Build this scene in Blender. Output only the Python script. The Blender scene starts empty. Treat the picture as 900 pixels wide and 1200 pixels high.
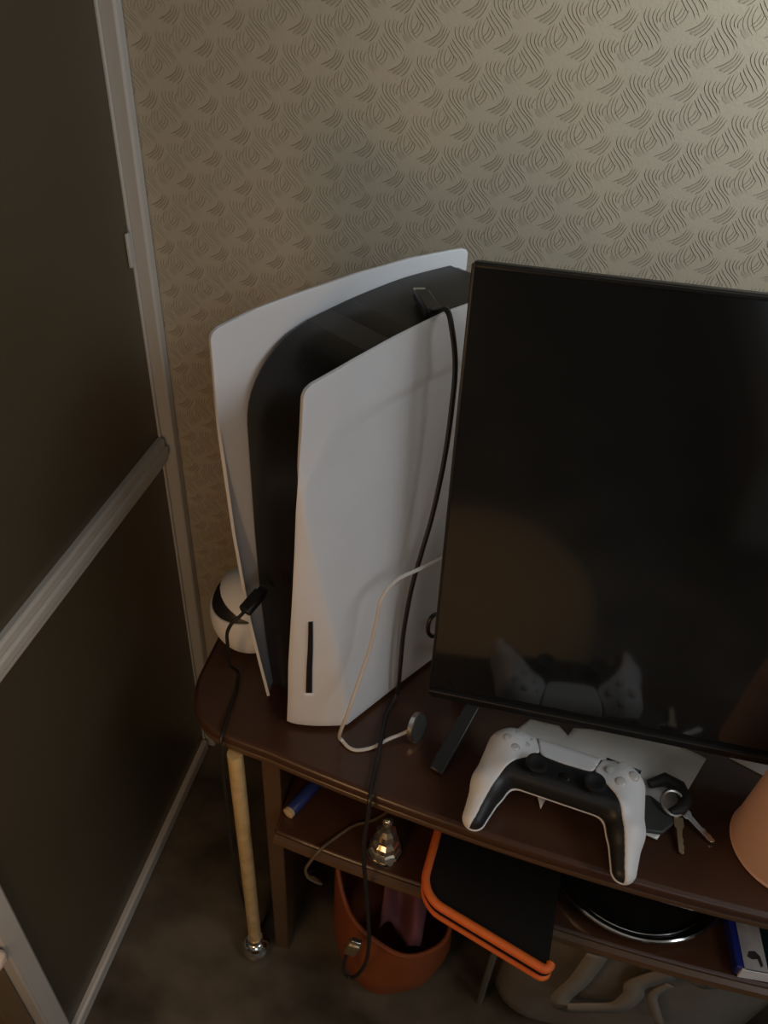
import bpy, bmesh, math, random
import numpy as np
from mathutils import Vector, Matrix

random.seed(4)
rng = np.random.RandomState(4)
SC = bpy.context.scene
COL = SC.collection
PI = math.pi

# ------------------------------------------------------------------ camera
cam_d = bpy.data.cameras.new('camera')
cam = bpy.data.objects.new('camera', cam_d); COL.objects.link(cam); SC.camera = cam
RX, DN, FW = (0.9783, 0.20109, 0.04992), (0.16275, -0.59671, -0.78578), (-0.12822, 0.77686, -0.61649)
cam.matrix_world = Matrix(((RX[0], -DN[0], -FW[0], 0.0), (RX[1], -DN[1], -FW[1], 0.0),
                           (RX[2], -DN[2], -FW[2], 1.0874), (0, 0, 0, 1)))
cam_d.sensor_fit = 'VERTICAL'; cam_d.sensor_height = 36.0; cam_d.sensor_width = 27.0
cam_d.lens = 36.0 * 930 / 1200
cam_d.clip_start = 0.02

# ------------------------------------------------------------------ world, lights, exposure
w = bpy.data.worlds.new('world'); SC.world = w; w.use_nodes = True
bg = w.node_tree.nodes['Background']; bg.inputs[0].default_value = (0.55, 0.62, 0.7, 1); bg.inputs[1].default_value = 0.02

def area(name, loc, target, sx, sy, power, color, spread=180):
    d = bpy.data.lights.new(name, 'AREA'); d.shape = 'RECTANGLE'; d.size = sx; d.size_y = sy
    d.energy = power; d.color = color; d.spread = math.radians(spread)
    o = bpy.data.objects.new(name, d); COL.objects.link(o); o.location = loc
    o.rotation_euler = (Vector(target) - Vector(loc)).to_track_quat('-Z', 'Y').to_euler()
    return o
def point(name, loc, r, power, color):
    d = bpy.data.lights.new(name, 'POINT'); d.shadow_soft_size = r; d.energy = power; d.color = color
    o = bpy.data.objects.new(name, d); COL.objects.link(o); o.location = loc; return o
area('window_daylight', (1.54, -0.05, 1.75), (0.0, 0.15, 0.75), 1.4, 0.9, 16.0, (0.88, 0.94, 1.0), 170)
area('far_window_daylight', (0.95, -2.22, 1.65), (0.0, 0.60, 0.70), 1.1, 1.0, 4.0, (0.88, 0.94, 1.0), 170)  # added frontal fill that lifts the controller, packet and cup
area('daylight_on_wall', (0.75, 0.10, 1.55), (0.40, 0.72, 1.25), 0.25, 0.25, 2.3, (0.86, 0.94, 1.0), 60)  # extra narrow lamp added in mid-room to brighten the upper right wall
point('warm_room_lamp', (-0.25, -0.05, 0.60), 0.09, 2.5, (1.0, 0.58, 0.26))
SC.view_settings.view_transform = 'Standard'
SC.view_settings.look = 'None'
SC.view_settings.exposure = 0.0
SC.view_settings.gamma = 1.0
SC.view_settings.use_curve_mapping = False

# ------------------------------------------------------------------ materials
def mat(name, color, rough=0.5, metal=0.0, spec=0.5, noise=None, bump=None, coat=0.0, alpha=1.0, trans=0.0, sheen=0.0):
    """noise=(scale, amount, second colour, stretch) ; bump=(scale, strength)"""
    m = bpy.data.materials.new(name); m.use_nodes = True
    nt = m.node_tree; b = nt.nodes['Principled BSDF']
    b.inputs['Base Color'].default_value = (*color, 1)
    b.inputs['Roughness'].default_value = rough; b.inputs['Metallic'].default_value = metal
    b.inputs['Specular IOR Level'].default_value = spec
    b.inputs['Coat Weight'].default_value = coat
    b.inputs['Alpha'].default_value = alpha
    b.inputs['Transmission Weight'].default_value = trans
    tc = nt.nodes.new('ShaderNodeTexCoord')
    if noise:
        sc, amt, c2, st = noise
        mp = nt.nodes.new('ShaderNodeMapping'); mp.inputs['Scale'].default_value = st
        nt.links.new(tc.outputs['Object'], mp.inputs[0])
        n = nt.nodes.new('ShaderNodeTexNoise'); n.inputs['Scale'].default_value = sc; n.inputs['Detail'].default_value = 6
        nt.links.new(mp.outputs[0], n.inputs['Vector'])
        r = nt.nodes.new('ShaderNodeValToRGB'); r.color_ramp.elements[0].position = 0.5 - 0.5 * amt
        r.color_ramp.elements[1].position = 0.5 + 0.5 * amt
        r.color_ramp.elements[0].color = (*color, 1); r.color_ramp.elements[1].color = (*c2, 1)
        nt.links.new(n.outputs['Fac'], r.inputs[0]); nt.links.new(r.outputs[0], b.inputs['Base Color'])
    if bump:
        n2 = nt.nodes.new('ShaderNodeTexNoise'); n2.inputs['Scale'].default_value = bump[0]; n2.inputs['Detail'].default_value = 4
        nt.links.new(tc.outputs['Object'], n2.inputs['Vector'])
        bp = nt.nodes.new('ShaderNodeBump'); bp.inputs['Strength'].default_value = bump[1]; bp.inputs['Distance'].default_value = 0.002
        nt.links.new(n2.outputs['Fac'], bp.inputs['Height']); nt.links.new(bp.outputs[0], b.inputs['Normal'])
    return m

U1 = (1, 1, 1)
M = {}
M['wallpaper'] = mat('wallpaper', (0.40, 0.34, 0.245), 0.55, noise=(9, 0.6, (0.43, 0.365, 0.265), U1), bump=(400, 0.12))
M['emboss'] = mat('wallpaper_emboss', (0.245, 0.20, 0.138), 0.6, noise=(9, 0.6, (0.265, 0.215, 0.15), U1))  # darker than the paper: shading of the strokes put into their colour
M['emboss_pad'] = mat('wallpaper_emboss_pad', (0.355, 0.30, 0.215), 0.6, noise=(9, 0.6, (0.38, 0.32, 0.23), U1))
M['panel'] = mat('door_panel', (0.064, 0.051, 0.031), 0.34, noise=(5, 0.9, (0.086, 0.068, 0.041), U1), bump=(260, 0.08))
M['frame'] = mat('door_frame', (0.50, 0.47, 0.42), 0.42, spec=0.4, noise=(20, 0.5, (0.46, 0.43, 0.38), (1, 1, 0.2)))
M['floor'] = mat('linoleum', (0.022, 0.016, 0.009), 0.40, noise=(6.0, 0.30, (0.16, 0.13, 0.092), (1, 1.4, 1)), bump=(60, 0.1))
M['plaster'] = mat('plaster', (0.50, 0.46, 0.40), 0.8, noise=(6, 0.5, (0.46, 0.42, 0.36), U1))
M['ceiling'] = mat('ceiling_paint', (0.7, 0.69, 0.66), 0.85, noise=(6, 0.5, (0.66, 0.65, 0.62), U1))
M['wood'] = mat('dark_wenge', (0.046, 0.018, 0.008), 0.34, coat=0.10, noise=(7, 0.8, (0.070, 0.029, 0.014), (0.4, 6, 6)), bump=(180, 0.05))
M['edge'] = mat('dark_wenge_edge', (0.085, 0.042, 0.018), 0.34, coat=0.1, noise=(7, 0.8, (0.11, 0.058, 0.027), (0.4, 6, 6)))
M['white'] = mat('white_plastic', (0.72, 0.73, 0.75), 0.42, noise=(40, 0.4, (0.70, 0.71, 0.73), U1), bump=(900, 0.04))
M['pad_white'] = mat('controller_white', (0.80, 0.79, 0.78), 0.48, noise=(60, 0.4, (0.78, 0.77, 0.76), U1), bump=(1200, 0.05))
M['button'] = mat('button_clear', (0.60, 0.59, 0.57), 0.2, coat=0.5, noise=(60, 0.4, (0.57, 0.56, 0.54), U1))
M['groove'] = mat('button_groove', (0.46, 0.45, 0.43), 0.5, noise=(60, 0.4, (0.44, 0.43, 0.41), U1))
M['gloss_black'] = mat('gloss_black', (0.010, 0.009, 0.007), 0.26, spec=0.3, noise=(30, 0.4, (0.014, 0.013, 0.012), U1))
M['satin_black'] = mat('satin_black', (0.018, 0.016, 0.013), 0.45, noise=(30, 0.5, (0.022, 0.019, 0.016), U1), bump=(700, 0.06))
M['pad_black'] = mat('controller_black', (0.012, 0.0115, 0.0115), 0.45, noise=(30, 0.5, (0.014, 0.0135, 0.0135), U1), bump=(700, 0.05))
M['slot'] = mat('slot_black', (0.004, 0.004, 0.004), 0.6, noise=(30, 0.5, (0.005, 0.005, 0.005), U1))
M['screen'] = mat('tv_screen', (0.011, 0.0115, 0.0115), 0.10, spec=0.9, noise=(2, 0.5, (0.012, 0.0125, 0.0125), U1))
M['bezel'] = mat('tv_bezel', (0.010, 0.010, 0.010), 0.32, noise=(30, 0.5, (0.012, 0.012, 0.012), U1), bump=(600, 0.04))
M['rubber'] = mat('cable_black', (0.010, 0.009, 0.008), 0.45, noise=(60, 0.5, (0.013, 0.012, 0.011), U1))
M['cable_white'] = mat('cable_white', (0.62, 0.58, 0.52), 0.42, noise=(60, 0.5, (0.58, 0.54, 0.48), U1))
M['cable_tan'] = mat('cable_tan', (0.13, 0.09, 0.05), 0.5, noise=(60, 0.5, (0.11, 0.075, 0.04), U1))
M['alu'] = mat('aluminium', (0.75, 0.73, 0.70), 0.25, metal=1.0, noise=(90, 0.5, (0.68, 0.66, 0.63), U1))
M['steel'] = mat('steel', (0.55, 0.52, 0.48), 0.3, metal=1.0, noise=(90, 0.5, (0.45, 0.43, 0.40), U1))
M['chrome'] = mat('chrome', (0.80, 0.79, 0.77), 0.10, metal=1.0, noise=(40, 0.5, (0.74, 0.73, 0.71), U1))
M['gold'] = mat('gold_tube', (0.92, 0.68, 0.33), 0.45, metal=0.35, noise=(60, 0.5, (0.66, 0.45, 0.19), U1))
M['gold_glass'] = mat('gold_glass', (0.75, 0.62, 0.42), 0.15, metal=0.9, noise=(120, 0.3, (0.5, 0.45, 0.38), U1))
M['packet'] = mat('packet_film', (0.80, 0.775, 0.73), 0.20, coat=0.4, noise=(30, 0.6, (0.70, 0.675, 0.63), U1))
M['leather'] = mat('key_leather', (0.020, 0.019, 0.018), 0.6, noise=(80, 0.5, (0.026, 0.025, 0.023), U1), bump=(600, 0.2))
M['fob'] = mat('key_fob_plastic', (0.045, 0.047, 0.042), 0.5, noise=(50, 0.5, (0.052, 0.054, 0.049), U1))
M['cup'] = mat('salmon_plastic', (0.95, 0.60, 0.42), 0.45, noise=(12, 0.5, (0.93, 0.58, 0.40), U1))
def translucent(m, amt, col):
    nt = m.node_tree; b = nt.nodes['Principled BSDF']; out = nt.nodes['Material Output']
    t = nt.nodes.new('ShaderNodeBsdfTranslucent'); t.inputs[0].default_value = (*col, 1)
    mx = nt.nodes.new('ShaderNodeMixShader'); mx.inputs[0].default_value = amt
    nt.links.new(b.outputs[0], mx.inputs[1]); nt.links.new(t.outputs[0], mx.inputs[2]); nt.links.new(mx.outputs[0], out.inputs[0])
translucent(M['cup'], 0.22, (0.98, 0.60, 0.40))
M['paper'] = mat('paper', (0.72, 0.70, 0.68), 0.8, noise=(50, 0.5, (0.69, 0.67, 0.65), U1))
M['case_black'] = mat('case_fabric', (0.008, 0.0068, 0.0055), 0.8, spec=0.15, noise=(200, 0.5, (0.011, 0.0092, 0.0075), U1), bump=(1500, 0.3))
M['orange'] = mat('orange_piping', (0.80, 0.155, 0.018), 0.6, noise=(150, 0.5, (0.70, 0.13, 0.015), U1), bump=(900, 0.2))
M['bucket'] = mat('orange_bag', (0.26, 0.060, 0.010), 0.55, noise=(10, 0.6, (0.21, 0.048, 0.009), U1), bump=(40, 0.3))
M['cloth'] = mat('plum_cloth', (0.17, 0.055, 0.065), 0.8, noise=(30, 0.5, (0.13, 0.042, 0.055), U1), bump=(120, 0.3))
M['blue'] = mat('blue_plastic', (0.012, 0.022, 0.20), 0.25, coat=0.4, noise=(30, 0.5, (0.015, 0.027, 0.23), U1))
M['cover_dark'] = mat('cover_print_dark', (0.006, 0.016, 0.024), 0.2, coat=0.3, noise=(25, 0.5, (0.012, 0.026, 0.022), U1))
M['cover_white'] = mat('cover_print_white', (0.50, 0.48, 0.46), 0.35, noise=(45, 0.35, (0.30, 0.285, 0.28), (1, 0.6, 1)))
M['label_white'] = mat('label_white', (0.78, 0.80, 0.84), 0.4, noise=(45, 0.3, (0.70, 0.72, 0.76), U1))
M['print_black'] = mat('print_black', (0.03, 0.028, 0.026), 0.4, noise=(45, 0.3, (0.05, 0.045, 0.04), U1))
M['blue_tube'] = mat('blue_tube', (0.02, 0.035, 0.16), 0.4, noise=(45, 0.3, (0.025, 0.04, 0.18), U1))
M['tan'] = mat('tan_cap', (0.62, 0.46, 0.26), 0.45, noise=(200, 0.3, (0.5, 0.36, 0.2), U1))
M['bag'] = mat('grey_film', (0.17, 0.145, 0.115), 0.30, coat=0.2, noise=(14, 0.6, (0.13, 0.11, 0.088), U1), bump=(60, 0.4))
M['bag_light'] = mat('grey_film_light', (0.25, 0.215, 0.172), 0.35, noise=(14, 0.6, (0.20, 0.17, 0.136), U1))
M['brass'] = mat('plug_brass', (0.42, 0.33, 0.2), 0.35, metal=0.8, noise=(60, 0.4, (0.36, 0.28, 0.17), U1))
M['ivory'] = mat('ivory_knob', (0.62, 0.52, 0.42), 0.5, noise=(60, 0.4, (0.56, 0.47, 0.38), U1))
M['oak'] = mat('brown_strip', (0.16, 0.10, 0.045), 0.5, noise=(9, 0.7, (0.11, 0.068, 0.03), (4, 4, 0.4)))
M['curtain'] = mat('curtain_cloth', (0.20, 0.19, 0.18), 0.9, noise=(9, 0.7, (0.17, 0.16, 0.15), (4, 4, 0.4)))
M['pouf'] = mat('pouf_cloth', (0.50, 0.34, 0.17), 0.9, noise=(40, 0.6, (0.42, 0.28, 0.14), U1), bump=(300, 0.3))
M['bedding'] = mat('bed_cover', (0.62, 0.72, 0.84), 0.9, noise=(14, 0.6, (0.56, 0.66, 0.78), U1), bump=(60, 0.3))
M['glass'] = mat('window_glass', (0.8, 0.85, 0.9), 0.05, trans=1.0, noise=(3, 0.3, (0.78, 0.83, 0.88), U1))

# ------------------------------------------------------------------ object helpers
def empty(name, label, cat, loc=(0, 0, 0), rotz=0.0, group=None, kind=None):
    o = bpy.data.objects.new(name, None); COL.objects.link(o)
    o.empty_display_size = 0.02
    o.location = loc; o.rotation_euler = (0, 0, rotz)
    if label: o['label'] = label
    if cat: o['category'] = cat
    if group: o['group'] = group
    if kind: o['kind'] = kind
    return o

def tag(o, label, cat, group=None):
    o['label'] = label; o['category'] = cat
    if group: o['group'] = group
    return o

def link(name, me, m, parent=None, smooth=True, bevel=0.0, seg=2, solid=0.0, solid_off=-1.0, subd=0, angle=40, loc=None):
    mats = m if isinstance(m, (list, tuple)) else [m]
    me.materials.clear()
    for k in mats: me.materials.append(M[k])
    if smooth:
        me.polygons.foreach_set('use_smooth', [True] * len(me.polygons))
        try: me.set_sharp_from_angle(angle=math.radians(angle))
        except Exception: pass
    o = bpy.data.objects.new(name, me); COL.objects.link(o)
    if parent is not None: o.parent = parent
    if loc: o.location = loc
    if solid:
        s = o.modifiers.new('solid', 'SOLIDIFY'); s.thickness = solid; s.offset = solid_off
    if subd:
        s = o.modifiers.new('subd', 'SUBSURF'); s.levels = subd; s.render_levels = subd
    if bevel:
        b = o.modifiers.new('bevel', 'BEVEL'); b.width = bevel; b.segments = seg; b.limit_method = 'ANGLE'
        b.angle_limit = math.radians(35)
    return o

class MB:
    def __init__(s): s.v = []; s.f = []; s.mi = []
    def add(s, vs, fs, mi=0):
        n = len(s.v); s.v += [tuple(map(float, p)) for p in vs]
        s.f += [tuple(i + n for i in f) for f in fs]; s.mi += [mi] * len(fs); return s
    def box(s, x0, x1, y0, y1, z0, z1, mi=0, mtx=None):
        vs = [(x, y, z) for z in (z0, z1) for y in (y0, y1) for x in (x0, x1)]
        if mtx is not None: vs = [mtx @ Vector(p) for p in vs]
        return s.add(vs, [(0, 2, 3, 1), (4, 5, 7, 6), (0, 1, 5, 4), (2, 6, 7, 3), (0, 4, 6, 2), (1, 3, 7, 5)], mi)
    def prism(s, poly, z0, z1, mi=0, mtx=None):
        n = len(poly)
        vs = [(p[0], p[1], z0) for p in poly] + [(p[0], p[1], z1) for p in poly]
        if mtx is not None: vs = [mtx @ Vector(p) for p in vs]
        fs = [tuple(range(n - 1, -1, -1)), tuple(range(n, 2 * n))]
        fs += [(i, (i + 1) % n, n + (i + 1) % n, n + i) for i in range(n)]
        return s.add(vs, fs, mi)
    def tube(s, pts, r, n=8, mi=0, cap=True):
        P = [Vector(p) for p in pts]; rr = r if isinstance(r, (list, tuple)) else [r] * len(P)
        vs = []; fs = []; prev = None
        for i, p in enumerate(P):
            t = (P[min(i + 1, len(P) - 1)] - P[max(i - 1, 0)])
            if t.length < 1e-9: t = Vector((0, 0, 1))
            t.normalize()
            if prev is None:
                a = Vector((0, 0, 1)) if abs(t.z) < .9 else Vector((1, 0, 0))
                u = t.cross(a).normalized()
            else:
                u = (prev - t * prev.dot(t))
                u = u.normalized() if u.length > 1e-6 else t.orthogonal().normalized()
            prev = u; v = t.cross(u)
            for k in range(n):
                an = 2 * PI * k / n; vs.append(p + (u * math.cos(an) + v * math.sin(an)) * rr[i])
        for i in range(len(P) - 1):
            for k in range(n):
                fs.append((i * n + k, i * n + (k + 1) % n, (i + 1) * n + (k + 1) % n, (i + 1) * n + k))
        if cap: fs += [tuple(range(n - 1, -1, -1)), tuple(range((len(P) - 1) * n, len(P) * n))]
        return s.add(vs, fs, mi)
    def lathe(s, prof, n=32, mtx=None, mi=0, cap0=True, cap1=True):
        vs = []; fs = []
        for r, z in prof:
            for k in range(n):
                an = 2 * PI * k / n; p = Vector((r * math.cos(an), r * math.sin(an), z)); vs.append(mtx @ p if mtx is not None else p)
        for i in range(len(prof) - 1):
            for k in range(n):
                fs.append((i * n + k, i * n + (k + 1) % n, (i + 1) * n + (k + 1) % n, (i + 1) * n + k))
        if cap0: fs.append(tuple(range(n - 1, -1, -1)))
        if cap1: fs.append(tuple(range((len(prof) - 1) * n, len(prof) * n)))
        return s.add(vs, fs, mi)
    def grid(s, fn, nu, nv, mi=0, flip=False):
        vs = [fn(i / (nu - 1), j / (nv - 1)) for j in range(nv) for i in range(nu)]
        fs = [(j * nu + i, j * nu + i + 1, (j + 1) * nu + i + 1, (j + 1) * nu + i) for j in range(nv - 1) for i in range(nu - 1)]
        if flip: fs = [f[::-1] for f in fs]
        return s.add(vs, fs, mi)
    def build(s, name, m, parent=None, **kw):
        me = bpy.data.meshes.new(name); me.from_pydata(s.v, [], s.f)
        o = link(name, me, m, parent, **kw)
        me.polygons.foreach_set('material_index', s.mi); me.update()
        return o

def spline(pts, n=8):
    """Catmull-Rom through pts"""
    P = [Vector(p) for p in pts]; out = []
    for i in range(len(P) - 1):
        p0 = P[max(i - 1, 0)]; p1 = P[i]; p2 = P[i + 1]; p3 = P[min(i + 2, len(P) - 1)]
        for k in range(n):
            t = k / n
            out.append(0.5 * ((2 * p1) + (p2 - p0) * t + (2 * p0 - 5 * p1 + 4 * p2 - p3) * t * t + (3 * p1 - p0 - 3 * p2 + p3) * t ** 3))
    out.append(P[-1]); return out

def closed_spline(pts, n=8):
    P = [np.array(p, float) for p in pts]; N = len(P); out = []
    for i in range(N):
        p0, p1, p2, p3 = P[i - 1], P[i], P[(i + 1) % N], P[(i + 2) % N]
        for k in range(n):
            t = k / n
            out.append(0.5 * ((2 * p1) + (p2 - p0) * t + (2 * p0 - 5 * p1 + 4 * p2 - p3) * t * t + (3 * p1 - p0 - 3 * p2 + p3) * t ** 3))
    return np.array(out)

def copy_tree(o, parent=None):
    c = o.copy(); COL.objects.link(c)
    if parent is not None: c.parent = parent
    for ch in list(o.children): copy_tree(ch, c)
    return c

def struct(o): o['kind'] = 'structure'; return o

# ------------------------------------------------------------------ room shell
WY = 0.719          # back wall plane
LX = -0.385         # sliding door glass plane
RXW, FY, CZ = 1.60, -2.30, 2.50
struct(MB().box(-0.60, RXW + .1, FY - .1, WY + .1, -0.05, 0.0).build('floor', 'floor', smooth=False))
struct(MB().box(-0.60, RXW + .1, FY - .1, WY + .1, CZ, CZ + .05).build('ceiling', 'ceiling', smooth=False))
wall_back = struct(MB().box(-0.60, RXW + .1, WY, WY + .1, 0, CZ).build('wall_back', 'wallpaper', smooth=False))
struct(MB().box(LX - .16, LX - .06, FY, WY, 0, CZ).build('wall_left', 'plaster', smooth=False))
struct(MB().box(RXW, RXW + .1, FY, WY, 0, CZ).build('wall_right', 'plaster', smooth=False))
WN = (0.35, 1.55, 1.10, 2.20)       # window hole x0 x1 z0 z1 in the front wall
wf = MB()
wf.box(-0.60, WN[0], FY - .1, FY, 0, CZ); wf.box(WN[1], RXW + .1, FY - .1, FY, 0, CZ)
wf.box(WN[0], WN[1], FY - .1, FY, 0, WN[2]); wf.box(WN[0], WN[1], FY - .1, FY, WN[3], CZ)
struct(wf.build('wall_front', 'plaster', smooth=False))
win = empty('window_1', None, None, ((WN[0] + WN[1]) / 2, FY - .05, WN[2]), kind='structure')  # unseen window, put in this wall to go with the frontal fill
hw = (WN[1] - WN[0]) / 2; hh = WN[3] - WN[2]
fr = MB(); fr.box(-hw, -hw + .05, -.03, .03, 0, hh); fr.box(hw - .05, hw, -.03, .03, 0, hh); fr.box(-hw + .05, hw - .05, -.03, .03, 0, .05)
fr.box(-hw + .05, hw - .05, -.03, .03, hh - .05, hh); fr.box(-.03, .03, -.025, .025, .05, hh - .05)
fr.build('window_frame', 'frame', win, bevel=.004)
MB().box(-hw + .05, -.03, -.003, .003, .05, hh - .05).build('pane', 'glass', win)
MB().box(.03, hw - .05, -.003, .003, .05, hh - .05).build('pane', 'glass', win)

# embossed pattern of the wallpaper: real ridges, one joined part of the wall
def emboss():
    def hook():
        return [(p, 0.46, 1.0) for p in (
            [(-9.0, -14.2), (-5.0, -11.0), (-2.0, -6.6), (.5, -.4)], [(-12.6, -13.4), (-8.4, -10.0), (-4.4, -6.0), (-1.8, 1.3)],
            [(-16.4, -12.4), (-11.2, -9.0), (-6.2, -4.6), (-3.8, 2.2)], [(-20.4, -11.0), (-13.6, -7.8), (-8.2, -3.6), (-6.0, 2.6)])]
    def sbun():
        return [(p, 0.42, 0.9) for p in (
            [(5.2, 3.4), (4.6, -2.5), (8.3, -8.5), (16.2, -15.3), (19.6, -21.0)], [(8.3, 3.8), (7.6, -2.5), (11.2, -8.3), (18.4, -14.6), (21.4, -19.4)],
            [(12.0, 3.4), (10.8, -2.5), (13.8, -7.6), (19.2, -12.4)], [(15.2, 3.0), (13.6, -2.0), (15.4, -6.6)], [(18.7, 1.9), (16.4, -2.5), (17.4, -6.4)],
            [(2.1, -6.0), (6.6, -11.4), (13.0, -17.8), (16.6, -24.0)], [(.8, -8.5), (5.0, -14.0), (11.0, -20.0), (14.0, -25.5)], [(-.6, -11.0), (3.4, -16.4), (8.6, -22.0)])]
    def flame():
        return [(p, 0.40, 0.8) for p in (
            [(-6.0, -13.4), (-8.3, -21.5), (-6.6, -28.0), (-1.0, -34.0)], [(-3.6, -12.0), (-5.4, -21.0), (-3.6, -26.8), (1.8, -32.4)], [(-1.0, -13.0), (-2.4, -20.5), (-.6, -26.0), (4.0, -30.8)],
            [(7.6, -19.2), (6.4, -24.6), (2.0, -29.4)], [(5.2, -18.4), (3.8, -23.6), (-1.0, -28.2)], [(3.0, -17.8), (1.2, -22.6), (-3.0, -26.8)])]
    motif = hook() + sbun() + flame()
    V = []; F = []; n0 = 0
    for pts, wd, hgt in motif:
        sp = [np.array(p) for p in spline([(p[0], p[1], 0) for p in pts], 4)]
        sp = np.array(sp)[:, :2]; n = len(sp)
        tn = np.gradient(sp, axis=0); tn /= np.linalg.norm(tn, axis=1)[:, None] + 1e-9
        nr = np.stack([-tn[:, 1], tn[:, 0]], 1)
        tt = np.linspace(0, 1, n); taper = np.clip(np.minimum(tt * 6 + .15, (1 - tt) * 4 + .15), 0, 1)[:, None]
        L = sp + nr * wd * taper; R_ = sp - nr * wd * taper
        h = (0.55 * hgt * taper[:, 0])
        ring = np.concatenate([np.column_stack([L, np.zeros(n)]), np.column_stack([sp, h]), np.column_stack([R_, np.zeros(n)])])
        V.append(ring)
        for i in range(n - 1):
            F.append((n0 + i, n0 + i + 1, n0 + n + i + 1, n0 + n + i)); F.append((n0 + n + i, n0 + n + i + 1, n0 + 2 * n + i + 1, n0 + 2 * n + i))
        n0 += 3 * n
    V = np.concatenate(V); F = np.array(F)
    # low pads under the hooks
    PX, PZ = 56.0, 22.0
    allv = []; allf = []; off = 0
    for r in range(0, 56):
        z = 1400 - PZ * r
        if z < 330: break
        for c in range(-1, 24):
            x = -372 + PX * c + (PX / 2 if r % 2 else 0) + 1.0
            jx, jz = rng.uniform(-.4, .4, 2)
            v = V.copy(); v[:, 0] += x + jx; v[:, 1] += z + jz
            if v[:, 0].min() < -375: 
                pass
            allv.append(v); allf.append(F + off); off += len(V)
    A = np.concatenate(allv); B = np.concatenate(allf)
    keep = np.all(A[B][:, :, 0] > -366, axis=1); B = B[keep]
    W = np.column_stack([A[:, 0] / 1e3, WY + 0.0001 - A[:, 2] / 1e3, A[:, 1] / 1e3])
    me = bpy.data.meshes.new('embossed_pattern')
    me.vertices.add(len(W)); me.vertices.foreach_set('co', W.ravel())
    me.loops.add(len(B) * 4); me.loops.foreach_set('vertex_index', B.ravel().astype(np.int32))
    me.polygons.add(len(B)); me.polygons.foreach_set('loop_start', np.arange(0, len(B) * 4, 4, dtype=np.int32))
    me.update(calc_edges=True); me.validate()
    o = link('embossed_pattern', me, 'emboss', wall_back, smooth=True, angle=80); o['kind'] = 'stuff'
    # flat raised pads that fill the hooks
    mb = MB()
    padp = [(-15.5, -9.6), (-11, -6.6), (-6.5, -3.4), (-4.2, -4.4), (-4.4, -8.0), (-7, -10.6), (-10.5, -12.2), (-15, -12.3)]
    padq = [(-9, -28.6), (-5.5, -27.2), (-1.0, -31.5), (-3.5, -34.0), (-7.0, -31.8)]
    for r in range(0, 56):
        z = 1400 - PZ * r
        if z < 330: break
        for c in range(-1, 24):
            x = -372 + PX * c + (PX / 2 if r % 2 else 0) + 1.0
            for pp in (padp, padq):
                if min(p[0] for p in pp) + x < -364: continue
                vs = [((p[0] + x) / 1e3, WY - 0.00018, (p[1] + z) / 1e3) for p in pp]
                mb.add(vs, [tuple(range(len(vs)))])
    o2 = mb.build('embossed_pads', 'emboss_pad', wall_back, smooth=False); o2['kind'] = 'stuff'
emboss()

# sliding door at the left: dark panels in a pale frame
door = empty('door_1', None, None, (LX, 0.49, 0), kind='structure')
Y0, Y1 = 0.258 - .49, 0.719 - .49
MB().box(-.004, .004, Y0 + .02, Y1 - .015, 0.565, 2.2).build('upper_panel', 'panel', door, smooth=False)
MB().box(-.004, .004, Y0 + .02, Y1 - .015, 0.012, 0.56).build('lower_panel', 'panel', door, smooth=False)
MB().box(-.002, .0205, Y1 - .014, Y1 - .0005, 0, 2.2).build('stile', 'frame', door, bevel=.0025)
MB().box(-.004, .0065, Y1 - .018, Y1 - .0143, 0, 2.2).build('stile_lip', 'frame', door, bevel=.0012)
MB().box(-.012, .014, Y0, Y0 + .026, 0, 2.2).build('stile', 'frame', door, bevel=.003)
mr = MB(); mr.box(-.008, .012, Y0 + .026, Y1 - .018, 0.552, 0.585); mr.box(.010, .0155, Y0 + .026, Y1 - .018, 0.562, 0.575)
mr.build('middle_rail', 'frame', door, bevel=.003)
MB().box(-.010, .012, Y0 + .026, Y1 - .018, 0.0, 0.022).build('bottom_rail', 'frame', door, bevel=.003)
MB().box(.0042, .0075, Y1 - .027, Y1 - .021, .785, .818).build('latch', 'frame', door, bevel=.001)
door2 = empty('door_2', None, None, (LX, -0.2, 0), kind='structure')
MB().box(-.028, -.018, -1.2, .445, 0.0, 2.2).build('upper_panel', 'panel', door2, smooth=False)
MB().box(-.016, .002, .432, .457, 0, 2.2).build('stile', 'oak', door2, bevel=.002)
MB().box(.002, .020, .440, .456, .293, .309).build('knob', 'ivory', door2, bevel=.005)
MB().box(-.018, .004, -1.2, -1.17, 0, 2.2).build('stile', 'frame', door2, bevel=.003)

# ------------------------------------------------------------------ tv stand
DT = 0.45
def yfront(x): return 0.364 + 0.225 * (x - 0.33) ** 2
def stand_outline(inset=0.0, xl=-0.262, xr=0.922, yb=0.712):
    pts = []
    xs = np.linspace(-0.165, 0.825, 40)
    left = spline([(xl + inset, 0.51, 0), (xl + .0015 + inset, 0.480, 0), (xl + .014 + inset * .9, 0.449 + inset * .4, 0), (-.222 + inset * .7, 0.430 + inset * .7, 0), (-0.165, yfront(-0.165) + inset, 0)], 6)
    pts += [(xl + inset, yb)] + [(p.x, p.y) for p in left[:-1]]
    pts += [(x, yfront(x) + inset) for x in xs]
    right = [(0.66 - p.x, p.y) for p in left[:-1]][::-1]
    pts += right + [(xr - inset, yb)]
    return pts
stand = empty('tv_stand', 'dark brown TV stand with a rounded bowed top against the patterned wall', 'tv stand', (0.33, 0.55, 0))
def sp(pts): return [(p[0] - .33, p[1] - .55) for p in pts]
MB().prism(sp(stand_outline()), DT - .014, DT).build('tabletop', 'wood', stand, bevel=.005, seg=3)
MB().prism(sp(stand_outline(.002)), DT - .024, DT - .0142).build('edge_band', 'edge', stand, bevel=.004, seg=3)
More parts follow.
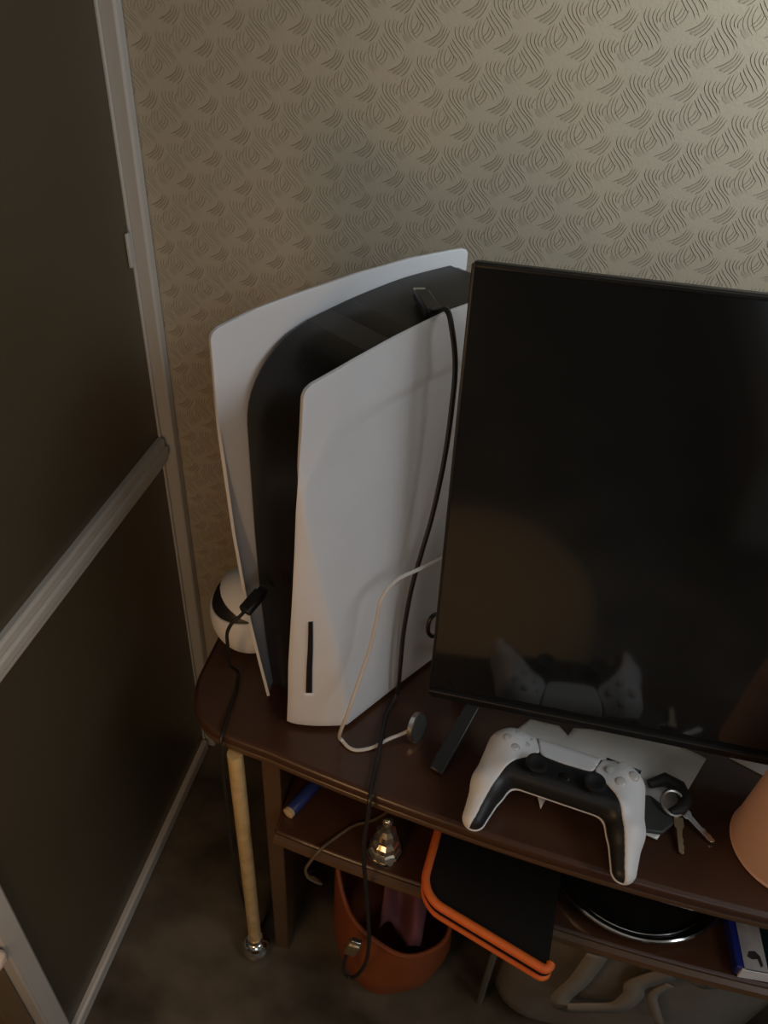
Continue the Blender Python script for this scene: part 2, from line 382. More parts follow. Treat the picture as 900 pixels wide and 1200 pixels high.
def shelf_poly():
    xs = np.linspace(-0.160, 0.82, 30)
    return [(-0.160, .70)] + [(x, yfront(x) + .004 - (.012 if x < 0.1 else 0) * (0.1 - x) / .26) for x in xs] + [(0.82, .70)]
MB().prism(sp(shelf_poly()), .314, .33).build('shelf', ['wood'], stand, bevel=.003)
sh = MB()
xs = np.linspace(-0.158, 0.818, 40)
shy = lambda x: yfront(x) + .004 - (.012 if x < 0.1 else 0) * (0.1 - x) / .26
sh.tube([(x - .33, shy(x) - .55 - .001, .322) for x in xs], .0065, 8)
sh.build('shelf_lip', 'edge', stand)
MB().box(-.179 - .33, -.160 - .33, .436 - .55, .700 - .55, 0.0, DT - .0245).build('side_panel', 'edge', stand, bevel=.002)
MB().box(.820 - .33, .838 - .33, .436 - .55, .700 - .55, 0.0, DT - .0245).build('side_panel', 'edge', stand, bevel=.002)
MB().box(-.159 - .33, .819 - .33, .7005 - .55, .706 - .55, 0.02, DT - .0245).build('back_board', 'wood', stand)
def make_leg(x):
    g = MB(); g.tube([(x - .33, .427 - .55, .024), (x - .33, .427 - .55, DT - .0245)], .0078, 16)
    lg = g.build('leg', 'gold', stand)
    c = MB()
    prof = [(.004, .0), (.012, .001), (.0165, .006), (.0185, .013), (.0175, .020), (.0145, .026), (.0105, .030), (.0085, .031)]
    c.lathe(prof, 24, Matrix.Translation((x - .33, .427 - .55, 0)))
    c.build('foot', 'chrome', lg)
    c = MB(); c.lathe([(.0095, .031), (.0105, .033), (.0105, .036), (.009, .038)], 20, Matrix.Translation((x - .33, .427 - .55, 0))); c.build('collar', 'chrome', lg)
make_leg(-.201); make_leg(.861)
r_ = MB(); r_.tube([(.089 - .33, .43 - .55, 0), (.089 - .33, .43 - .55, .3138)], .0045, 12); r_.build('support_rod', 'steel', stand)
r_ = MB(); r_.tube([(.571 - .33, .43 - .55, 0), (.571 - .33, .43 - .55, .3138)], .0045, 12); r_.build('support_rod', 'steel', stand)

# ------------------------------------------------------------------ game console
CON = (-0.16626, 0.45812, DT); CA = -0.61225
con = empty('game_console', 'tall white and black game console standing upright beside the television', 'game console', CON, CA)
def interp(z, tab): 
    zs = [t[0] for t in tab]; vs = [t[1] for t in tab]; return float(np.interp(z, zs, vs))
def edge_in(z, right):       # |u| of the inner front edge of the plate at height z
    if right: return interp(z, [(0, .0105), (.1, .023), (.2, .0385), (.25, .0440), (.29, .0478), (.33, .0508), (.36, .0522), (.392, .0524)])
    return interp(z, [(0, .024), (.01, .0255), (.1, .0415), (.207, .0495), (.305, .0540), (.33, .0544), (.392, .0544)])
def fold_v(z, right=False):
    if right: return interp(z, [(0, .037), (.03, .0365), (.062, .034), (.127, .0265), (.197, .0165), (.256, .006), (.29, .001), (.31, .0), (.36, .03), (.40, .03)])
    return interp(z, [(0, .040), (.03, .038), (.062, .0345), (.127, .0235), (.197, .011), (.256, .0025), (.29, .0), (.31, .0), (.36, .03), (.40, .03)])
def top_z(v): return interp(v, [(-.01, .3865), (.0, .388), (.032, .393), (.077, .397), (.131, .400), (.188, .399), (.262, .392)])
def front_v(z, right=False):
    if right: return interp(z, [(0, .002), (.05, .0), (.1, -.003), (.2, -.008), (.29, -.0098), (.33, -.0085), (.40, -.004)])
    return interp(z, [(0, .0055), (.05, .003), (.1, .001), (.2, -.003), (.31, -.0055), (.40, -.005)])
def make_plate(right):
    sgn = 1 if right else -1
    NU, NV = 40, 64
    bot = .006; vb = .262; R = .007
    def P(s, t):
        # t : height, s : along the section, inner front edge -> fold -> back edge
        z0 = bot + (0.389 - bot) * t
        cut = 0.0
        dz = (0.389 - bot) * (1 - t)
        if dz < R: cut = R - math.sqrt(max(R * R - (R - dz) ** 2, 0))
        ue = edge_in(z0, right); vf = front_v(z0, right) + cut; fv = vf + fold_v(z0, right) + .003
        uo = .0525 if right else .0545
        k = 0.30; vbk = vb - cut
        if s < k:
            q = s / k; u = ue + (uo - ue) * (q ** .9); v = vf + (fv - vf) * q ** 1.25
        else:
            q = (s - k) / (1 - k); q = q ** 1.25
            v = fv + (vbk - fv) * q
            waist = .0065 * math.sin(PI * min(q * 1.05, 1)) ** 1.3 * (0.25 + .75 * (z0 / .39)) * (.6 if z0 > .34 else 1)
            u = uo - waist - .004 * q
        return Vector((sgn * u, v, bot + (top_z(v) - bot) * t))
    mb = MB()
    vs = []
    for j in range(NV):
        t = j / (NV - 1); t = 1 - (1 - t) ** 1.35
        for i in range(NU): vs.append(P(i / (NU - 1), t))
    fs = [(j * NU + i, j * NU + i + 1, (j + 1) * NU + i + 1, (j + 1) * NU + i) for j in range(NV - 1) for i in range(NU - 1)]
    if not right: fs = [f[::-1] for f in fs]
    mb.add(vs, fs)
    return mb.build('side_plate', 'white', con, solid=.0028, solid_off=-1.0, bevel=.0006, seg=2, angle=50), P
pr_, PR = make_plate(True)
pl_, PL = make_plate(False)
# disc slot on the front of the right plate
ds = MB()
seg = 20
pts_l = []; pts_r = []
def slot_s(z): return .30 * (.405 + .155 * max(0, (z - .055) / .115) ** 1.3)
for k in range(seg + 1):
    z = .062 + (.166 - .062) * k / seg
    t = 1 - (1 - (z - .006) / (.389 - .006))
    s0 = slot_s(z)
    a = PR(s0 - .017, t); b = PR(s0 + .017, t)
    n = Vector((b.y - a.y, -(b.x - a.x), 0)).normalized(); n = n if n.y < 0 else -n
    pts_l.append(a + n * .0006); pts_r.append(b + n * .0006)
for k in range(seg):
    ds.add([pts_l[k], pts_r[k], pts_r[k + 1], pts_l[k + 1]], [(0, 1, 2, 3)])
slot = ds.build('disc_slot', 'slot', pr_, smooth=False, solid=.0012, solid_off=0)
ej = MB(); s0 = slot_s(.056)
a = PR(s0 - .03, .13); b = PR(s0 + .03, .13); n = Vector((b.y - a.y, -(b.x - a.x), 0)).normalized(); n = n if n.y < 0 else -n
q = [PR(s0 + d, (z - .006) / .383) + n * .0006 for d, z in ((-.03, .0545), (.03, .0545), (.03, .0575), (-.03, .0575))]
ej.add(q, [(0, 1, 2, 3)])
ej.build('eject_button', 'label_white', pr_, smooth=False, solid=.001, solid_off=0)
# dark core between the plates
def core_profile(front, top, back, rad, z0=.012):
    pts = [(back, z0), (front, z0)]
    for k in range(13):
        an = PI + (-PI / 2) * k / 12
        pts.append((front + rad + rad * math.cos(an), top - .006 - rad + rad * math.sin(an)))
    pts += [(p.x, p.y) for p in spline([pts[-1] + (0,), (.115, top - .0015, 0), (.18, top + .001, 0), (back - .02, top - .001, 0)], 6)[1:]]
    pts += [(back - .006, top - .004), (back, top - .014)]
    return pts
def core_mesh(name, u0, u1, prof, m, bevel=.002):
    vs = [(u0, p[0], p[1]) for p in prof] + [(u1, p[0], p[1]) for p in prof]; n = len(prof)
    fs = [tuple(range(n)), tuple(range(2 * n - 1, n - 1, -1))] + [(i, n + i, n + (i + 1) % n, (i + 1) % n) for i in range(n)]
    return MB().add(vs, fs).build(name, m, con, bevel=bevel)
def core_loft(name, prof, ul, ur, m, bevel=.003):
    n = len(prof)
    vs = [(ul(p[1]), p[0], p[1]) for p in prof] + [(ur(p[1]), p[0], p[1]) for p in prof]
    fs = [tuple(range(n)), tuple(range(2 * n - 1, n - 1, -1))] + [(i, n + i, n + (i + 1) % n, (i + 1) % n) for i in range(n)]
    return MB().add(vs, fs).build(name, m, con, bevel=bevel, seg=3)
UL = lambda z: -interp(z, [(0, .029), (.055, .0375), (.12, .0435), (.2, .0465), (.33, .047), (.39, .045)])
URr = lambda z: interp(z, [(0, .012), (.05, .014), (.12, .019), (.2, .028), (.3, .034), (.39, .035)])
pf = core_profile(.016, .3835, .252, .072)
zs_ = np.linspace(.012, .30, 9)[1:-1]
pf = pf[:2] + [(.016, float(z)) for z in zs_] + pf[2:]
core_loft('core', pf, UL, URr, 'gloss_black')
tp_ = [(p.x, p.y) for p in spline([(.075, .3765, 0), (.10, .3800, 0), (.13, .3832, 0), (.18, .3856, 0), (.236, .3832, 0)], 6)] + [(.246, .372), (.246, .365), (.075, .365)]
core_loft('core_top', tp_[::-1], lambda z: -.0452, lambda z: .0300, 'satin_black', bevel=.0015)
vf = MB()
for k in range(26):
    v0 = .075 + k * .0066
    vf.box(.0352, .0420, v0, v0 + .0028, .335, .3765)
vo = vf.build('vent_fins', 'satin_black', con, smooth=False); vo['kind'] = 'stuff'
# base disc
bd = MB(); bd.lathe([(.040, 0), (.042, .0015), (.042, .0035), (.036, .0058), (.02, .012)], 40, Matrix.Translation((.0, .14, 0)))
bd.build('base', 'satin_black', con)
us = MB(); us.box(-.026, -.020, .0155, .0172, .150, .1535); us.build('usb_port', 'slot', con)

# ------------------------------------------------------------------ television
TVX, TVY, TVZ, TVW, TVH = -0.0272, 0.49, 0.4917, 0.738, 0.415
tv = empty('television', 'black flat screen television, switched off, on splayed feet on the stand', 'television', (TVX + TVW / 2, TVY, DT))
def tx(x): return x - TVW / 2
zb = TVZ - DT
PT = Matrix.Translation((tx(0), 0, zb)) @ Matrix.Rotation(math.radians(-1.5), 4, 'Z') @ Matrix.Rotation(math.radians(-1.1), 4, 'Y') @ Matrix.Translation((-tx(0), 0, -zb))
b = MB()
b.box(tx(0), tx(TVW), 0.0, .009, zb, zb + TVH, mtx=PT)
b.build('casing', 'bezel', tv, bevel=.003)
bz = MB()
bw = .0025; bb = .011
bz.box(tx(0), tx(bw), -.0018, -.0002, zb, zb + TVH, mtx=PT); bz.box(tx(TVW - bw), tx(TVW), -.0018, -.0002, zb, zb + TVH, mtx=PT)
bz.box(tx(bw), tx(TVW - bw), -.0018, -.0002, zb + TVH - bw, zb + TVH, mtx=PT); bz.box(tx(bw), tx(TVW - bw), -.004, -.0002, zb, zb + bb, mtx=PT)
bz.build('bezel', 'bezel', tv, bevel=.0006)
MB().box(tx(0), tx(TVW), -.0062, -.0041, zb + bb - .0022, zb + bb, mtx=PT).build('ledge', 'satin_black', tv, bevel=.0006)
MB().box(tx(bw), tx(TVW - bw), -.0014, -.0002, zb + bb, zb + TVH - bw, mtx=PT).build('screen', 'screen', tv, smooth=False)
bk = MB(); bk.box(tx(.12), tx(TVW - .12), .0092, .060, zb + .03, zb + TVH * .62, mtx=PT); bk.build('back_cover', 'bezel', tv, bevel=.012, seg=3)
def tv_foot(cx):
    f = MB()
    top = PT @ Vector((tx(cx + .036), .010, zb + .002))
    for tip in (Vector((tx(cx + .008), -.057, .004)), Vector((tx(cx + .006), .072, .004))):
        d = (top - tip); L = d.length; z = d.normalized(); xx = Vector((1, 0, 0)); xx = (xx - z * xx.dot(z)).normalized(); yy = z.cross(xx)
        m_ = Matrix(((xx.x, yy.x, z.x, tip.x), (xx.y, yy.y, z.y, tip.y), (xx.z, yy.z, z.z, tip.z), (0, 0, 0, 1)))
        f.box(-.007, .007, -.0035, .0035, 0, L, mtx=m_)
    f.build('foot', 'bezel', tv, bevel=.0015)
tv_foot(.011); tv_foot(TVW - .083)

# ------------------------------------------------------------------ game controllers (implicit solids, surface nets)
RES = 1.3
gx = np.arange(-86, 86.1, RES); gy = np.arange(-64, 58.1, RES); gz = np.arange(-4, 62.1, RES)
X, Y, Z = np.meshgrid(gx, gy, gz, indexing='ij')
def smin(a, b, k): 
    h = np.clip(.5 + .5 * (b - a) / k, 0, 1); return b + (a - b) * h - k * h * (1 - h)
def capsule(a, b, ra, rb, sq=1.0):
    a = np.array(a, float); b = np.array(b, float); d = b - a
    px, py, pz = X - a[0], Y - a[1], Z - a[2]
    t = np.clip((px * d[0] + py * d[1] + pz * d[2]) / (d @ d), 0, 1)
    qx, qy, qz = px - d[0] * t, py - d[1] * t, (pz - d[2] * t)
    return np.sqrt(qx ** 2 + qy ** 2 + qz ** 2) - (ra + (rb - ra) * t)
def rbox(c, h, r, tilt=0.0):
    zz = Z - c[2] + (Y - c[1]) * tilt
    qx, qy, qz = np.abs(X - c[0]) - h[0] + r, np.abs(Y - c[1]) - h[1] + r, np.abs(zz) - h[2] + r
    return np.sqrt(np.maximum(qx, 0) ** 2 + np.maximum(qy, 0) ** 2 + np.maximum(qz, 0) ** 2) + np.minimum(np.maximum(np.maximum(qx, qy), qz), 0) - r
def poly_sdf(poly):
    P = np.array(poly, float); N = len(P)
    x2, y2 = np.meshgrid(gx, gy, indexing='ij')
    d = np.full(x2.shape, 1e9); s = np.ones(x2.shape)
    for i in range(N):
        a = P[i]; b_ = P[i - 1]; e = b_ - a; wx, wy = x2 - a[0], y2 - a[1]
        t = np.clip((wx * e[0] + wy * e[1]) / (e @ e + 1e-12), 0, 1)
        d = np.minimum(d, (wx - e[0] * t) ** 2 + (wy - e[1] * t) ** 2)
        c1 = y2 >= a[1]; c2 = y2 < b_[1]; c3 = e[0] * wy > e[1] * wx
        s = np.where((c1 & c2 & c3) | (~c1 & ~c2 & ~c3), -s, s)
    return (s * np.sqrt(d))[:, :, None]
def surface_nets(Fd):
    nx, ny, nz = Fd.shape
    ins = Fd < 0
    cx = np.zeros((nx - 1, ny - 1, nz - 1), np.int8)
    acc = np.zeros((nx - 1, ny - 1, nz - 1, 3)); cnt = np.zeros((nx - 1, ny - 1, nz - 1))
    cor = [(i, j, k) for i in (0, 1) for j in (0, 1) for k in (0, 1)]
    def sl(o): return Fd[o[0]:nx - 1 + o[0], o[1]:ny - 1 + o[1], o[2]:nz - 1 + o[2]]
    for a in cor:
        for ax in range(3):
            if a[ax]: continue
            b_ = list(a); b_[ax] = 1
            fa, fb = sl(a), sl(b_); m_ = (fa < 0) != (fb < 0)
            t = np.where(m_, fa / np.where(m_, fa - fb, 1), 0)
            for q in range(3):
                acc[..., q] += np.where(m_, a[q] + (t if q == ax else 0), 0)
            cnt += m_
    act = cnt > 0
    idx = -np.ones(act.shape, int); idx[act] = np.arange(act.sum())
    ii = np.argwhere(act)
    pos = ii + acc[act] / cnt[act][:, None]
    V = np.column_stack([gx[0] + pos[:, 0] * RES, gy[0] + pos[:, 1] * RES, gz[0] + pos[:, 2] * RES]) / 1e3
    faces = []
    for ax in range(3):
        sa = [slice(1, n_ - 1) for n_ in Fd.shape]
        s0 = list(sa); s1 = list(sa); s0[ax] = slice(0, Fd.shape[ax] - 1); s1[ax] = slice(1, Fd.shape[ax])
        a, b_ = ins[tuple(s0)], ins[tuple(s1)]
        e = np.argwhere(a != b_)
        flip = a[tuple(e.T)]
        base = e.copy()
        for q in range(3):
            if q != ax: base[:, q] += 1
        u, v = (ax + 1) % 3, (ax + 2) % 3
        def off(du, dv):
            c = base.copy(); c[:, u] += du; c[:, v] += dv; return idx[c[:, 0], c[:, 1], c[:, 2]]
        q = np.column_stack([off(-1, -1), off(0, -1), off(0, 0), off(-1, 0)])
        q[~flip] = q[~flip][:, ::-1]
        faces.append(q)
    Fq = np.concatenate(faces); Fq = Fq[(Fq >= 0).all(1)]
    return V, Fq
def net_obj(name, Fd, m, parent):
    V, Fq = surface_nets(Fd)
    me = bpy.data.meshes.new(name); me.from_pydata(V.tolist(), [], Fq.tolist())
    o = link(name, me, m, parent, smooth=True, angle=60)
    return o
PAD_C = (0.100, 0.420)
pad = empty('game_controller', 'white and black game controller lying face up on a plastic packet at the table edge', 'game controller', (PAD_C[0], PAD_C[1], DT + .0042), math.radians(-8.5), group=None)
body = rbox((0, 17, 27.5), (57, 28, 13.5), 11, .20)
for s in (1, -1):
    h_ = capsule((s * 50, 24, 25.5), (s * 58.5, -14, 23.5), 19.5, 14.2)
    h_ = smin(h_, capsule((s * 58.5, -14, 23.5), (s * 63.0, -43, 12.5), 14.2, 9.5), 6)
    body = smin(body, h_, 9)
body = np.maximum(body, -(Z - 0.2))
def shell(off): return body - off
seam = np.clip(9.5 + (Y + 52) * .36, 7, 25)
wing_pts = [(30.5, 60), (30.8, 44), (25.0, 26), (25.2, 22), (27.5, 17.5), (36, 10.5), (43.5, 3), (50, -8), (55.5, -22), (59.5, -35), (62, -46), (65, -53), (70, -60), (86, -60), (90, 0), (90, 58)]
wp = np.array([wing_pts[0]] + [tuple(p) for p in closed_spline(wing_pts, 5)[5:5 * 12]] + wing_pts[12:])
for s in (1, -1):
    f_ = np.maximum(np.maximum(shell(1.1), poly_sdf(wp * (s, 1))), seam + 0.4 - Z)
    f_ = np.maximum(f_, -shell(-2.5))
    net_obj('grip_shell', f_, 'pad_white', pad)
pad_poly = closed_spline([(-30.3, 60), (-30.0, 50), (-29.2, 42), (-24.0, 24), (-21.5, 20.6), (-17, 19.4), (0, 18.6), (17, 19.4), (21.5, 20.6), (24.0, 24), (29.2, 42), (30.0, 50), (30.3, 60)], 4)
tp = np.maximum(np.maximum(shell(1.3), poly_sdf(pad_poly)), 26 - Z)
tp = np.maximum(tp, -shell(-2.5))
net_obj('touchpad', tp, 'pad_white', pad)
bs = np.maximum(shell(1.1), Z - seam)
bs = np.maximum(bs, -shell(-2.5))
net_obj('back_shell', bs, 'pad_white', pad)
net_obj('body', body, 'pad_black', pad)
topz = np.full((len(gx), len(gy)), 0.0)
for k in range(len(gz)): topz = np.where(body[:, :, k] < 0, gz[k] + RES * .5, topz)
def tz(x, y): return float(topz[int(round((x - gx[0]) / RES)), int(round((y - gy[0]) / RES))])
for s in (1, -1):
    z0 = tz(s * 25, 3) - 1.0
    st = MB(); st.lathe([(r * 1e-3, (z0 + z) * 1e-3) for r, z in ((10.5, 0), (9.5, 1.5), (5, 2.2), (4.2, 5.5), (8.2, 7.4), (9.2, 9.0), (9.0, 10.2), (7.6, 10.4), (5.0, 9.4), (.3, 9.0))], 28, Matrix.Translation((s * .025, .003, 0)))
    st.build('thumbstick', 'pad_black', pad)
    tr = MB(); tr.grid(lambda u, v: Vector(((s * (34 + 30 * u)) / 1e3, (38 + 13 * math.sin(PI * (.15 + .7 * v)) * (1 - .25 * u)) / 1e3, (8 + 22 * v) / 1e3)), 8, 8)
    tr.build('trigger', 'pad_black', pad, solid=.003)
    bp = MB(); zz = tz(s * 33.5, 33) - .2
    bp.lathe([(.0016, (zz) * 1e-3), (.0018, (zz + 1.4) * 1e-3), (.001, (zz + 1.9) * 1e-3)], 12, Matrix.Translation((s * .0335, .0325, 0)) )
    bp.build('option_button', 'button', pad)
def bump(cx, cy, r, hgt, m, nm, parent=pad, n=16, sqz=1.0):
    z0 = tz(cx, cy); b_ = MB()
    b_.lathe([(r * 1e-3, (z0 - 1.5) * 1e-3), (r * 1e-3, (z0 + hgt - .6) * 1e-3), (r * .8e-3, (z0 + hgt) * 1e-3), (r * .3e-3, (z0 + hgt + .15) * 1e-3)], n, Matrix.Translation((cx * 1e-3, cy * 1e-3, 0)))
    return b_.build(nm, m, parent)
for dx, dy in ((0, 7.6), (0, -7.6), (7.6, 0), (-7.6, 0)):
    bump(-46.0 + dx, 24 + dy, 4.5, .9, 'groove', 'dpad_ring'); bump(-46.0 + dx, 24 + dy, 3.8, 1.5, 'button', 'dpad_button')
for dx, dy in ((0, 9.5), (0, -9.5), (9.5, 0), (-9.5, 0)):
    bump(46.5 + dx, 26 + dy, 4.9, .9, 'groove', 'button_ring'); bump(46.5 + dx, 26 + dy, 4.3, 1.9, 'button', 'face_button')
bump(0, 3, 5.2, 1.2, 'gloss_black', 'home_button')

# white rounded gadget behind the left side of the console
gx = np.arange(-48, 48.1, 1.0); gy = np.arange(-48, 48.1, 1.0); gz = np.arange(-4, 104.1, 1.0); RES = 1.0
X, Y, Z = np.meshgrid(gx, gy, gz, indexing='ij')
dome = (np.sqrt((X / 41.0) ** 2 + (Y / 41.0) ** 2 + ((Z - 50) / 49.5) ** 2) - 1) * 41
gad = empty('white_gadget', 'white rounded gadget with a black mouth band behind the left side of the console', 'gadget', (-0.222, 0.546, DT))
cutp = Z - (66 + 0.10 * X)            # lower rim of the black band
cutq = Z - (74 - 0.42 * X)            # upper rim of the black band
slope = (Z - (114 + 0.80 * X)) * .78   # flat sloping lid
hol = -(dome + 4)
net_obj('lower_bowl', np.maximum(np.maximum(dome, cutp), hol), 'pad_white', gad)
net_obj('black_band', np.maximum(np.maximum(dome + 1.5, np.maximum(-cutp - 3, cutq - 3)), slope), 'pad_black', gad)
net_obj('lid', np.maximum(np.maximum(dome, -cutq), slope), 'pad_white', gad)

# ------------------------------------------------------------------ cables
def cable(name, pts, r, m, label, cat, n=8, seg=7, parent=None):
    base = Vector(pts[0])
    e = empty(name, label, cat, base)
    mb = MB(); mb.tube([p - base for p in spline(pts, seg)], r, n); mb.build('cord', m, e)
    return e, base
def plug(parent, base, p0, p1, w, h, name, m, tipm='alu', tip=.009):
    p0 = Vector(p0) - base; p1 = Vector(p1) - base; z = (p1 - p0).normalized()
    yy = Vector((0, 0, 1)); yy = (yy - z * yy.dot(z)).normalized() if abs(z.z) < .95 else Vector((0, 1, 0)); xx = yy.cross(z)
    L = (p1 - p0).length
    m_ = Matrix(((xx.x, yy.x, z.x, p0.x), (xx.y, yy.y, z.y, p0.y), (xx.z, yy.z, z.z, p0.z), (0, 0, 0, 1)))
    o = MB().box(-w / 2, w / 2, -h / 2, h / 2, 0, L, mtx=m_).build(name, m, parent, bevel=min(w, h) * .25)
    if tip: MB().box(-w * .36, w * .36, -h * .28, h * .28, L - .0005, L + tip, mtx=m_).build('metal_tip', tipm, o, bevel=.0006)
    return o
# black charging lead: plug on top of the console, cord down its side, across the table and over the front
pts = [(-0.064, 0.543, 0.8475), (-0.052, 0.528, 0.857), (-0.046, 0.522, 0.846), (-0.041, 0.5265, 0.816), (-0.040, 0.5285, 0.779), (-0.041, 0.527, 0.731), (-0.045, 0.522, 0.679), (-0.050, 0.516, 0.642), (-0.055, 0.509, 0.604),
       (-0.058, 0.505, 0.552), (-0.058, 0.504, 0.51), (-0.058, 0.505, 0.475), (-0.060, 0.508, 0.457), (-0.065, 0.487, 0.4535), (-0.0645, 0.470, 0.4550), (-0.0635, 0.450, 0.4575), (-0.063, 0.432, 0.4550), (-0.0625, 0.42, 0.4535), (-0.062, 0.402, 0.4545), (-0.061, 0.391, 0.452), (-0.061, 0.387, 0.43),
       (-0.062, 0.380, 0.391), (-0.055, 0.375, 0.314), (-0.049, 0.375, 0.225), (-0.051, 0.375, 0.163), (-0.063, 0.375, 0.122), (-0.074, 0.375, 0.128), (-0.0735, 0.375, 0.165), (-0.069, 0.375, 0.188)]
e, b0 = cable('black_cable', pts, .0021, 'rubber', 'black charging cable draped from the console top over the front table edge', 'cable')
plug(e, b0, (-0.0615, 0.5405, 0.8465), (-0.0785, 0.586, 0.842), .013, .008, 'top_plug', 'rubber')
plug(e, b0, (-0.069, 0.375, 0.184), (-0.063, 0.372, 0.214), .014, .009, 'lower_plug', 'brass', 'alu', .010)
# white charging lead with round puck
pts = [(0.015, 0.56, 0.640), (-0.018, 0.530, 0.640), (-0.036, 0.513, 0.637), (-0.049, 0.494, 0.641), (-0.064, 0.473, 0.644), (-0.073, 0.46, 0.634), (-0.076, 0.456, 0.608), (-0.08, 0.451, 0.576), (-0.086, 0.442, 0.545), (-0.092, 0.433, 0.515), (-0.0985, 0.434, 0.485),
       (-0.102, 0.444, 0.460), (-0.100, 0.446, 0.4535), (-0.092, 0.4405, 0.4525), (-0.083, 0.4395, 0.4525), (-0.070, 0.446, 0.4525), (-0.057, 0.4555, 0.4565), (-0.047, 0.463, 0.457), (-0.0375, 0.4685, 0.4605)]
e, b0 = cable('white_cable', pts, .0017, 'cable_white', 'thin white charging cable with a round metal puck hanging beside the console', 'cable')
pk = MB(); mt = Matrix.Translation(Vector((-0.0325, 0.470, 0.4635)) - b0) @ Matrix.Rotation(math.radians(-20), 4, 'Z') @ Matrix.Rotation(math.radians(74), 4, 'Y')
pk.lathe([(.0005, -.0024), (.0138, -.0024), (.0148, -.0022), (.0148, .0022), (.0138, .0026)], 36, mt, cap1=False); pkr = pk.build('puck', 'alu', e)
pk = MB(); pk.lathe([(.0137, .0020), (.0132, .00265), (.0005, .0027)], 36, mt); pk.build('puck_face', 'fob', pkr)  # dark colour stands in for the shade on the puck's face
# controller lead from the console front to the left table edge
pts = [(-0.186, 0.454, 0.602), (-0.1905, 0.444, 0.599), (-0.197, 0.441, 0.592), (-0.203, 0.442, 0.577), (-0.206, 0.447, 0.556), (-0.214, 0.464, 0.520), (-0.222, 0.482, 0.485), (-0.2215, 0.497, 0.459), (-0.2205, 0.494, 0.4525), (-0.217, 0.478, 0.4525), (-0.215, 0.455, 0.4525), (-0.2125, 0.437, 0.4535), (-0.2115, 0.4235, 0.451), (-0.2115, 0.4195, 0.43),
       (-0.212, 0.418, 0.36), (-0.2135, 0.420, 0.25), (-0.2125, 0.430, 0.12), (-0.207, 0.446, 0.03), (-0.203, 0.458, .004), (-.200, .475, .004)]
e, b0 = cable('black_cable', pts, .0016, 'rubber', 'thin black lead from the console front over the rounded left table corner', 'cable')
plug(e, b0, (-0.1885, 0.4480, 0.6005), (-0.1800, 0.4690, 0.606), .0115, .0080, 'plug', 'rubber', 'rubber', .004)
# cable loop half hidden behind the television
pts = [(0.02, 0.575, 0.545), (-0.020, 0.552, 0.540), (-0.034, 0.536, 0.549), (-0.038, 0.531, 0.541), (-0.036, 0.533, 0.525), (-0.025, 0.546, 0.512), (0.03, 0.58, .50), (.06, .60, .455)]
e, b0 = cable('black_cable', pts, .0021, 'rubber', 'short loop of black cable showing behind the left edge of the television', 'cable')
# tan lead hanging over the lower shelf
pts = [(-0.02, 0.50, 0.332), (-0.058, 0.45, 0.332), (-0.082, 0.434, 0.332), (-0.098, 0.415, 0.333), (-0.108, 0.399, 0.336), (-0.118, 0.392, 0.318), (-0.122, 0.393, 0.300), (-0.119, 0.396, 0.280), (-0.108, 0.402, 0.262), (-0.118, .415, .245), (-0.135, 0.44, .20), (-.138, .50, .10), (-.138, .56, .003)]
e, b0 = cable('brown_cable', pts, .0016, 'cable_tan', 'thin brown lead looping over the edge of the lower shelf', 'cable')

# ------------------------------------------------------------------ plastic packet, keys, cup, paper
def crumple(name, poly, h, m, label, cat, amp=.0038, seed=1, freq=62, par=None):
    bm = bmesh.new(); c = Vector((sum(p[0] for p in poly) / len(poly), sum(p[1] for p in poly) / len(poly), 0))
    vs = [bm.verts.new((p[0] - c.x, p[1] - c.y, 0)) for p in poly]; bm.faces.new(vs)
    bmesh.ops.triangulate(bm, faces=bm.faces[:])
    for _ in range(5): 
        lg = [e for e in bm.edges if e.calc_length() > .007]
        if not lg: break
        bmesh.ops.subdivide_edges(bm, edges=lg, cuts=1, use_grid_fill=True)
        bmesh.ops.triangulate(bm, faces=bm.faces[:])
    r = np.random.RandomState(seed); K = [(r.uniform(-1, 1, 2) * freq, r.uniform(0, 6), r.uniform(.4, 1)) for _ in range(9)]
    for v in bm.verts:
        s = 0
        for k, ph, a in K: s += a * abs(math.sin(k[0] * v.co.x + k[1] * v.co.y + ph))
        v.co.z = h * (s / 6) * amp / .0018
    me = bpy.data.meshes.new(name); bm.to_mesh(me); bm.free()
    o = link(name, me, m, None, smooth=True, solid=.0006, solid_off=1, angle=35, loc=(c.x, c.y, DT + .0004))
    return tag(o, label, cat)
pk_poly = [(0.055, 0.488), (0.074, 0.5135), (0.102, 0.513), (0.111, 0.503), (0.116, 0.513), (0.160, 0.5185), (0.208, 0.521), (0.241, 0.507), (0.213, 0.454), (0.189, 0.411), (0.168, 0.416), (0.152, .438), (0.100, .446), (0.0885, 0.4175), (.080, .446), (.06, .47)]
crumple('plastic_packet', pk_poly, .0026, 'packet', 'crumpled pale plastic packet under the front game controller', 'packet', seed=5)
